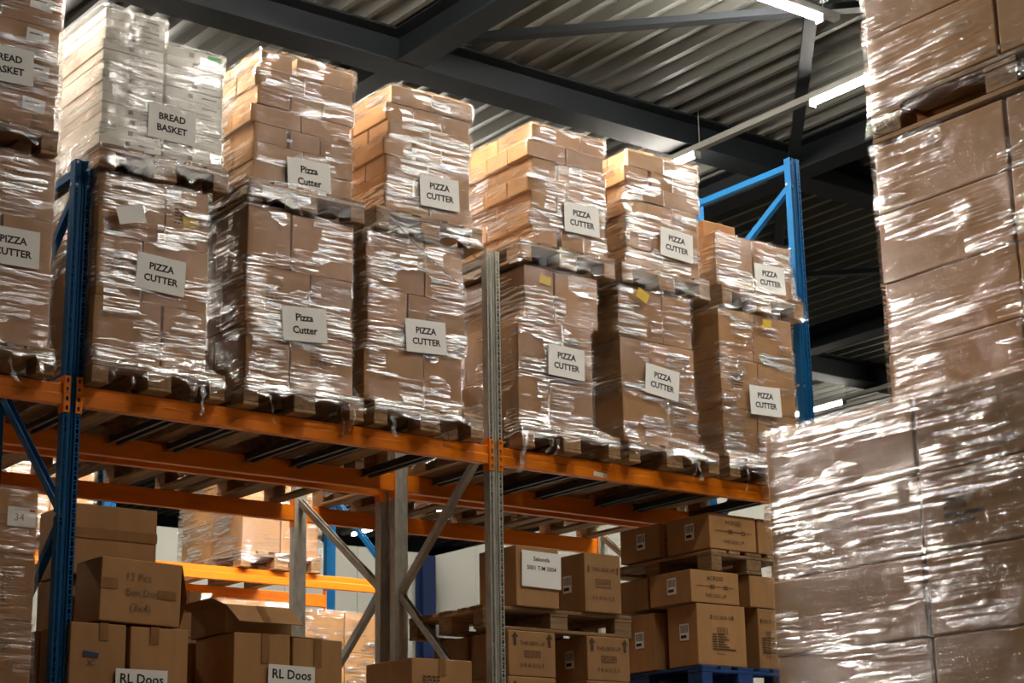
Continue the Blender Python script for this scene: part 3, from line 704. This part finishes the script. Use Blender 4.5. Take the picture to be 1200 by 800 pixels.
# carton left of the grey upright
gpallet('wooden pallet left of the grey upright, lower level', 2.3, .62, Wd=.8)
o7 = carton('brown carton with a film strap, in front of the grey braces', 2.21, 2.655, .06, .56, ZC, 2.80); add_tape(o7, .44, .496, .39, x=.0, down=.1); textblock(o7, -.14, .28, 7, .12, -.2495)
# stack with the Sekonda sheet
gpallet('wooden pallet under the fragile cartons right of the grey upright', 3.45, .56, rz=R(90))
SYk = .13
def fragile(label, p, q, za, zb, d=.4, sheet=False, arrows=True, y=SYk):
    o = carton(label, p, q, y, y + d, za, zb, name='fragile_carton'); yy = -d / 2 + .0015; h = zb - za; wd = q - p
    it = [('t', 'THIS SIDE UP', 0, h * .72, .034), ('o', -.062, .062, h * .42, h * .56, .004), ('t', 'SENDER', 0, h * .49, .03), ('t', 'F R A G I L E', 0, h * .24, .034)]
    if arrows: it += [('up', -.135, h * .66, .085), ('up', .135, h * .66, .085)]
    else: it += [('r', -.125, -.115, h * .66, h * .78), ('r', .115, .125, h * .66, h * .78)]
    if not sheet: print_mesh(it, 'ink_brown', o, yy - .0005, 'print')
    # barcode label on the left side
    s = sticker(o, 'paper', -wd / 2 + .0018, -.02, h * .5, .085, .11, R(-90)); print_mesh([('r', -.035 + .011 * k, -.035 + .011 * k + .006, -.005, .045) for k in range(7)] + [('r', -.035, .02, -.04, -.02)], 'ink', s, -.0016, 'barcode')
    return o
Z1, Z2 = 2.735, 3.015
for p, q, za, zb, lb in ((2.97, 3.35, ZC, Z1, 'fragile carton, bottom row left, right of the grey upright'), (3.59, 3.955, ZC, Z1, 'fragile carton, bottom row right, under the double-stacked pallet'),
                         (2.975, 3.35, Z1, Z2, 'fragile carton with black arrows, directly right of the grey upright'), (3.595, 3.955, Z1, Z2, 'fragile carton with black arrows, second from the grey upright')):
    fragile(lb, p, q, za, zb)
for p, q, lb in ((2.97, 3.35, 'left'), (3.59, 3.955, 'right')):
    carton('brown carton behind the fragile cartons, ' + lb, p, q, .56, .94, ZC, Z2)
gpallet('wooden pallet carrying the sheet-labelled carton, right of the grey upright', 3.40, .56, Z2 + .003, rz=R(90))
Z3 = Z2 + .15
fragile('brown carton with a large white sheet, right of the grey upright', 3.04, 3.385, Z3, Z3 + .38, sheet=True)
fragile('tall fragile carton standing beside the white-sheet carton', 3.59, 3.90, Z3, Z3 + .38, arrows=False)
paper_sign('white sheet reading Sekonda S001 T/M S004 on the raised carton', 'Sekonda\nS001 T/M S004', 3.237, SYk - .004, Z3 + .235, -1, .31, .225, .038, .014, 1.5, dz=.035)
# right-hand stack on the blue pallet
RY = .10
gpallet('wooden pallet at the bottom of the right stack, lower level', 4.93, .68)
for p, q in ((4.54, 4.93), (4.94, 5.33)):
    for d in range(2): carton('brown carton below the blue pallet', p, q, RY + .5 * d, RY + .5 * (d + 1), ZC, 2.722, group='cartons below the blue pallet')
gpallet('blue wooden pallet under the right stack of cartons', 4.925, .68, 2.727, mat='wood_blue')
def across(label, p, q, za, zb, y, d, big=False, side=True):
    o = carton(label, p, q, y, y + d, za, zb, name='export_carton'); h = zb - za; wd = q - p; yy = -d / 2 + .001
    if big:
        it = [('t', 'THIS SIDE UP', 0, h * .78, .036), ('r', -.1, -.092, h * .75, h * .82), ('r', .1, .108, h * .75, h * .82), ('o', -.045, .05, h * .52, h * .62, .004), ('t', 'SEND', 0, h * .57, .028)]
        for k in range(6): it += [('r', -.09, -.05, h * (.5 - .04 * k), h * (.5 - .04 * k) + .007), ('r', -.04, .02 + .02 * (k % 3), h * (.5 - .04 * k), h * (.5 - .04 * k) + .007)]
        it += [('r', -.09, .12, h * .26, h * .26 + .008), ('t', 'FRAGILE', -.02, h * .2, .022)]
    else:
        it = [('t', 'ACROSS', 0, h * .76, .04, .006), ('r', -.17, .17, h * .5, h * .5 + .004), ('o', -.045, -.01, h * .45, h * .56, .005), ('o', .075, .11, h * .44, h * .55, .005), ('t', 'THIS SIDE UP', .0, h * .22, .034)]
    print_mesh(it, 'ink_brown', o, yy - .0005, 'print')
    if side:
        s = sticker(o, 'paper', -wd / 2 + .0018, -.02, h * .55, .09, .11, R(-90)); print_mesh([('r', -.035 + .011 * k, -.035 + .011 * k + .006, -.005, .045) for k in range(7)] + [('r', -.035, .02, -.04, -.02)], 'ink', s, -.0016, 'barcode')
    return o
Zb_ = 2.727 + .146
across('large carton with dense print on the blue pallet', 4.525, 4.975, Zb_, 3.283, RY, .3, True)
across('large carton on the blue pallet, right of the densely printed one', 5.08, 5.33, Zb_, 3.283, RY, .3, True, False)
across('large dark-sided carton at the back of the blue pallet', 4.50, 4.95, Zb_, 3.26, .5, .36, True)
carton('large carton at the back right of the blue pallet', 4.97, 5.33, .5, .86, Zb_, 3.26)
across('long printed carton under the light wooden pallet', 4.475, 4.925, 3.287, 3.505, RY, .42)
carton('printed carton end beside the long printed carton', 5.02, 5.33, RY, .52, 3.287, 3.505); carton('carton at the back under the light wooden pallet', 4.5, 5.3, .56, 1.0, 3.287, 3.505)
gpallet('light wooden pallet near the top of the right stack', 5.075, RY + .6, 3.51)
across('printed carton on the light wooden pallet, nearest the foreground stack', 4.665, 5.11, 3.66, 3.905, RY, .44)
carton('carton right of the top printed carton', 5.125, 5.46, RY, .54, 3.66, 3.905); across('carton at the back of the light wooden pallet', 4.64, 5.08, 3.66, 3.90, .58, .42)

# ---------------------------------------------------------------- rear rack loads (seen under and between the front loads)
for k, cx in enumerate((.5, 1.4, 2.25, 3.35, 4.25, 5.1)):
    wd = ('first', 'second', 'third', 'fourth', 'fifth', 'sixth')[k] + ' from the left'
    pallet('dark pallet on the rear rack beam, ' + wd, cx, 1.82, ZP + .0045)
    for a in range(2):
        for c in range(2):
            for L in range(2):
                carton('brown carton on the rear rack, load ' + wd, cx - .37 + .37 * a, cx + .37 * a, 1.27 + .55 * c, 1.82 + .55 * c, ZP + .15 + .42 * L, ZP + .57 + .42 * L, group='rear rack cartons, load ' + wd)
    stretch_wrap('stretch wrap on the rear rack, load ' + wd, [(ZP + .08, cx - .39, cx + .39, 1.25, 2.39), (ZP + .99, cx - .37, cx + .37, 1.27, 2.37)], 'film', seed=130 + k, dz=.08)
# far rack loads
for k, (cx, h, lb) in enumerate(((.36, 1.3, 'leftmost'), (1.24, 1.2, 'second'), (2.08, 1.35, 'third'), (4.22, 1.25, 'rightmost'))):
    pallet('pallet on the bright orange far beam, %s load' % lb, cx, 5.6, ZP + .0045)
    for a in range(2):
        for c in range(2):
            for L in range(4):
                o = carton('brown carton on the far rack beam, %s load' % lb, cx - .38 + .38 * a, cx + .38 * a, 5.02 + .56 * c, 5.58 + .56 * c, ZP + .15 + h / 4 * L, ZP + .15 + h / 4 * (L + 1), group='far rack cartons, %s load' % lb)
                if c == 0 and a == 1: sticker(o, 'paper', .0, -.281, h * .13, .11, .11)
    stretch_wrap('shiny stretch wrap around the %s load on the far orange beam' % lb, [(ZP + .06, cx - .4, cx + .4, 5.0, 6.16), (ZP + .15 + h, cx - .38, cx + .38, 5.02, 6.14)], 'film_steep', seed=150 + k, dz=.06)
for k, (cx, zt, lb) in enumerate(((3.15, 3.86, 'left'), (4.02, 3.84, 'middle'), (4.88, 3.80, 'right'))):
    pallet('pallet on the lower beam of the far rack, ' + lb, cx, 5.6, ZS + .002)
    n_ = 4; h = (zt - ZC) / n_
    for a in range(2):
        for c in range(2):
            for L in range(n_):
                carton('brown carton on the lower far rack level, %s load' % lb, cx - .4 + .4 * a, cx + .4 * a, 5.02 + .56 * c, 5.58 + .56 * c, ZC + h * L, ZC + h * (L + 1), group='lower far rack cartons, %s load' % lb)
    stretch_wrap('stretch wrap around the %s load on the lower far rack level' % lb, [(ZC, cx - .4, cx + .4, 5.02, 6.14), (zt, cx - .4, cx + .4, 5.02, 6.14)], 'film', seed=160 + k, dz=.07)
# ---------------------------------------------------------------- foreground floor stacks on the right
def floor_load(who, x0, x1, ya, yb, z, rows, h, ny, film_mat, seed, lab, cols=2, amp=.012):
    p = pallet('wooden pallet under the %s' % who, (x0 + x1) / 2, (ya + yb) / 2, z)
    zc = z + .148
    for L in range(rows):
        for a in range(cols):
            for d in range(ny):
                q0 = ya + (yb - ya) * d / ny; q1 = ya + (yb - ya) * (d + 1) / ny; w_ = (x1 - x0) / cols
                o = carton('%s, %s, %s %s' % (lab, down(rows, L), ('facing side', 'rear side')[a], ('right', 'left')[d]), x0 + w_ * a, x0 + w_ * (a + 1), q0, q1, zc + h * L, zc + h * (L + 1), group='cartons of the ' + who, name='large_carton')
                if a == 0 and d == 0 and L % 3 == 1:
                    yy = -(w_ - .004) / 2
                    it = []
                    for k in range(5): it.append(('r', -.06, .02 + .03 * ((k * 7 + L) % 3), h * .3 + k * .022, h * .3 + k * .022 + .012))
                    pm = print_mesh(it, 'ink_brown', o, 0, 'print', rot=(0, 0, R(-90))); pm.location = (-(w_ - .009) / 2 - .001, .16, 0)
    zt = zc + h * rows
    stretch_wrap('glossy stretch wrap around the %s' % who, [(zc - .10, x0 - .01, x1 + .01, ya - .01, yb + .01), (zc, x0, x1, ya, yb), (zt, x0, x1, ya, yb)], film_mat, seed=seed, amp=amp, dz=.03, lid=.06)
    return zt, p
zt, _ = floor_load('near floor stack, lowest load', .1, .9, -6.22, -5.0, 0, 5, .24, 2, 'film_near', 201, 'brown carton low in the near floor stack')
zt, _ = floor_load('near floor stack at lower right', .1, .9, -6.22, -5.0, zt + .016, 6, .2315, 2, 'film_near', 202, 'large carton, near stack at lower right')
zt, _ = floor_load('tall right stack, lowest load', 1.0, 1.8, -5.95, -4.75, 0, 9, .2800, 2, 'film_near', 203, 'brown carton low in the tall right stack')
zt, _ = floor_load('tall right stack, middle load', 1.0, 1.8, -5.95, -4.75, zt + .016, 5, .2620, 2, 'film_near', 204, 'large carton, tall right stack below pallet')
zt, pt = floor_load('tall right stack, top load', 1.0, 1.8, -5.95, -4.75, zt + .016, 4, .27, 2, 'film_near', 205, 'large carton at top right above pallet')
b = []
t_ = print_mesh([('t', 'EPAL', 0, 0, .045)], 'ink', pt, 0, 'lettering', rot=(0, 0, R(-90))); t_.location = (-.402, .53, .06)
vs = [(math.cos(k * PI / 12), math.sin(k * PI / 12)) for k in range(24)]
b = MB()
for k in range(24):
    a, c = vs[k], vs[(k + 1) % 24]; b.quad((a[0] * .068, 0, a[1] * .033), (c[0] * .068, 0, c[1] * .033), (c[0] * .062, 0, c[1] * .028), (a[0] * .062, 0, a[1] * .028))
o = b.build('oval_mark', 'ink', pt, (-.402, .53, .06), (0, 0, R(-90)))
# loose white strap hanging from the beam beside the grey upright
b = MB(); pts = [(0, .0, .06), (-.01, -.03, .02), (-.03, -.04, -.05), (-.06, -.04, -.11), (-.055, -.04, -.17), (-.085, -.035, -.22)]
for k, p in enumerate(pts):
    w_ = .008 if k < 3 else .018; b.v += [(p[0] - w_, p[1], p[2]), (p[0] + w_, p[1] - .006, p[2])]
    if k: b.f.append((2 * k - 2, 2 * k - 1, 2 * k + 1, 2 * k))
tag(b.build('plastic_strap', 'film_loose', None, (2.97, -.08, 4.16), recalc=False, smooth=True), 'white plastic strap dangling over the orange beam beside the grey upright', 'strap')
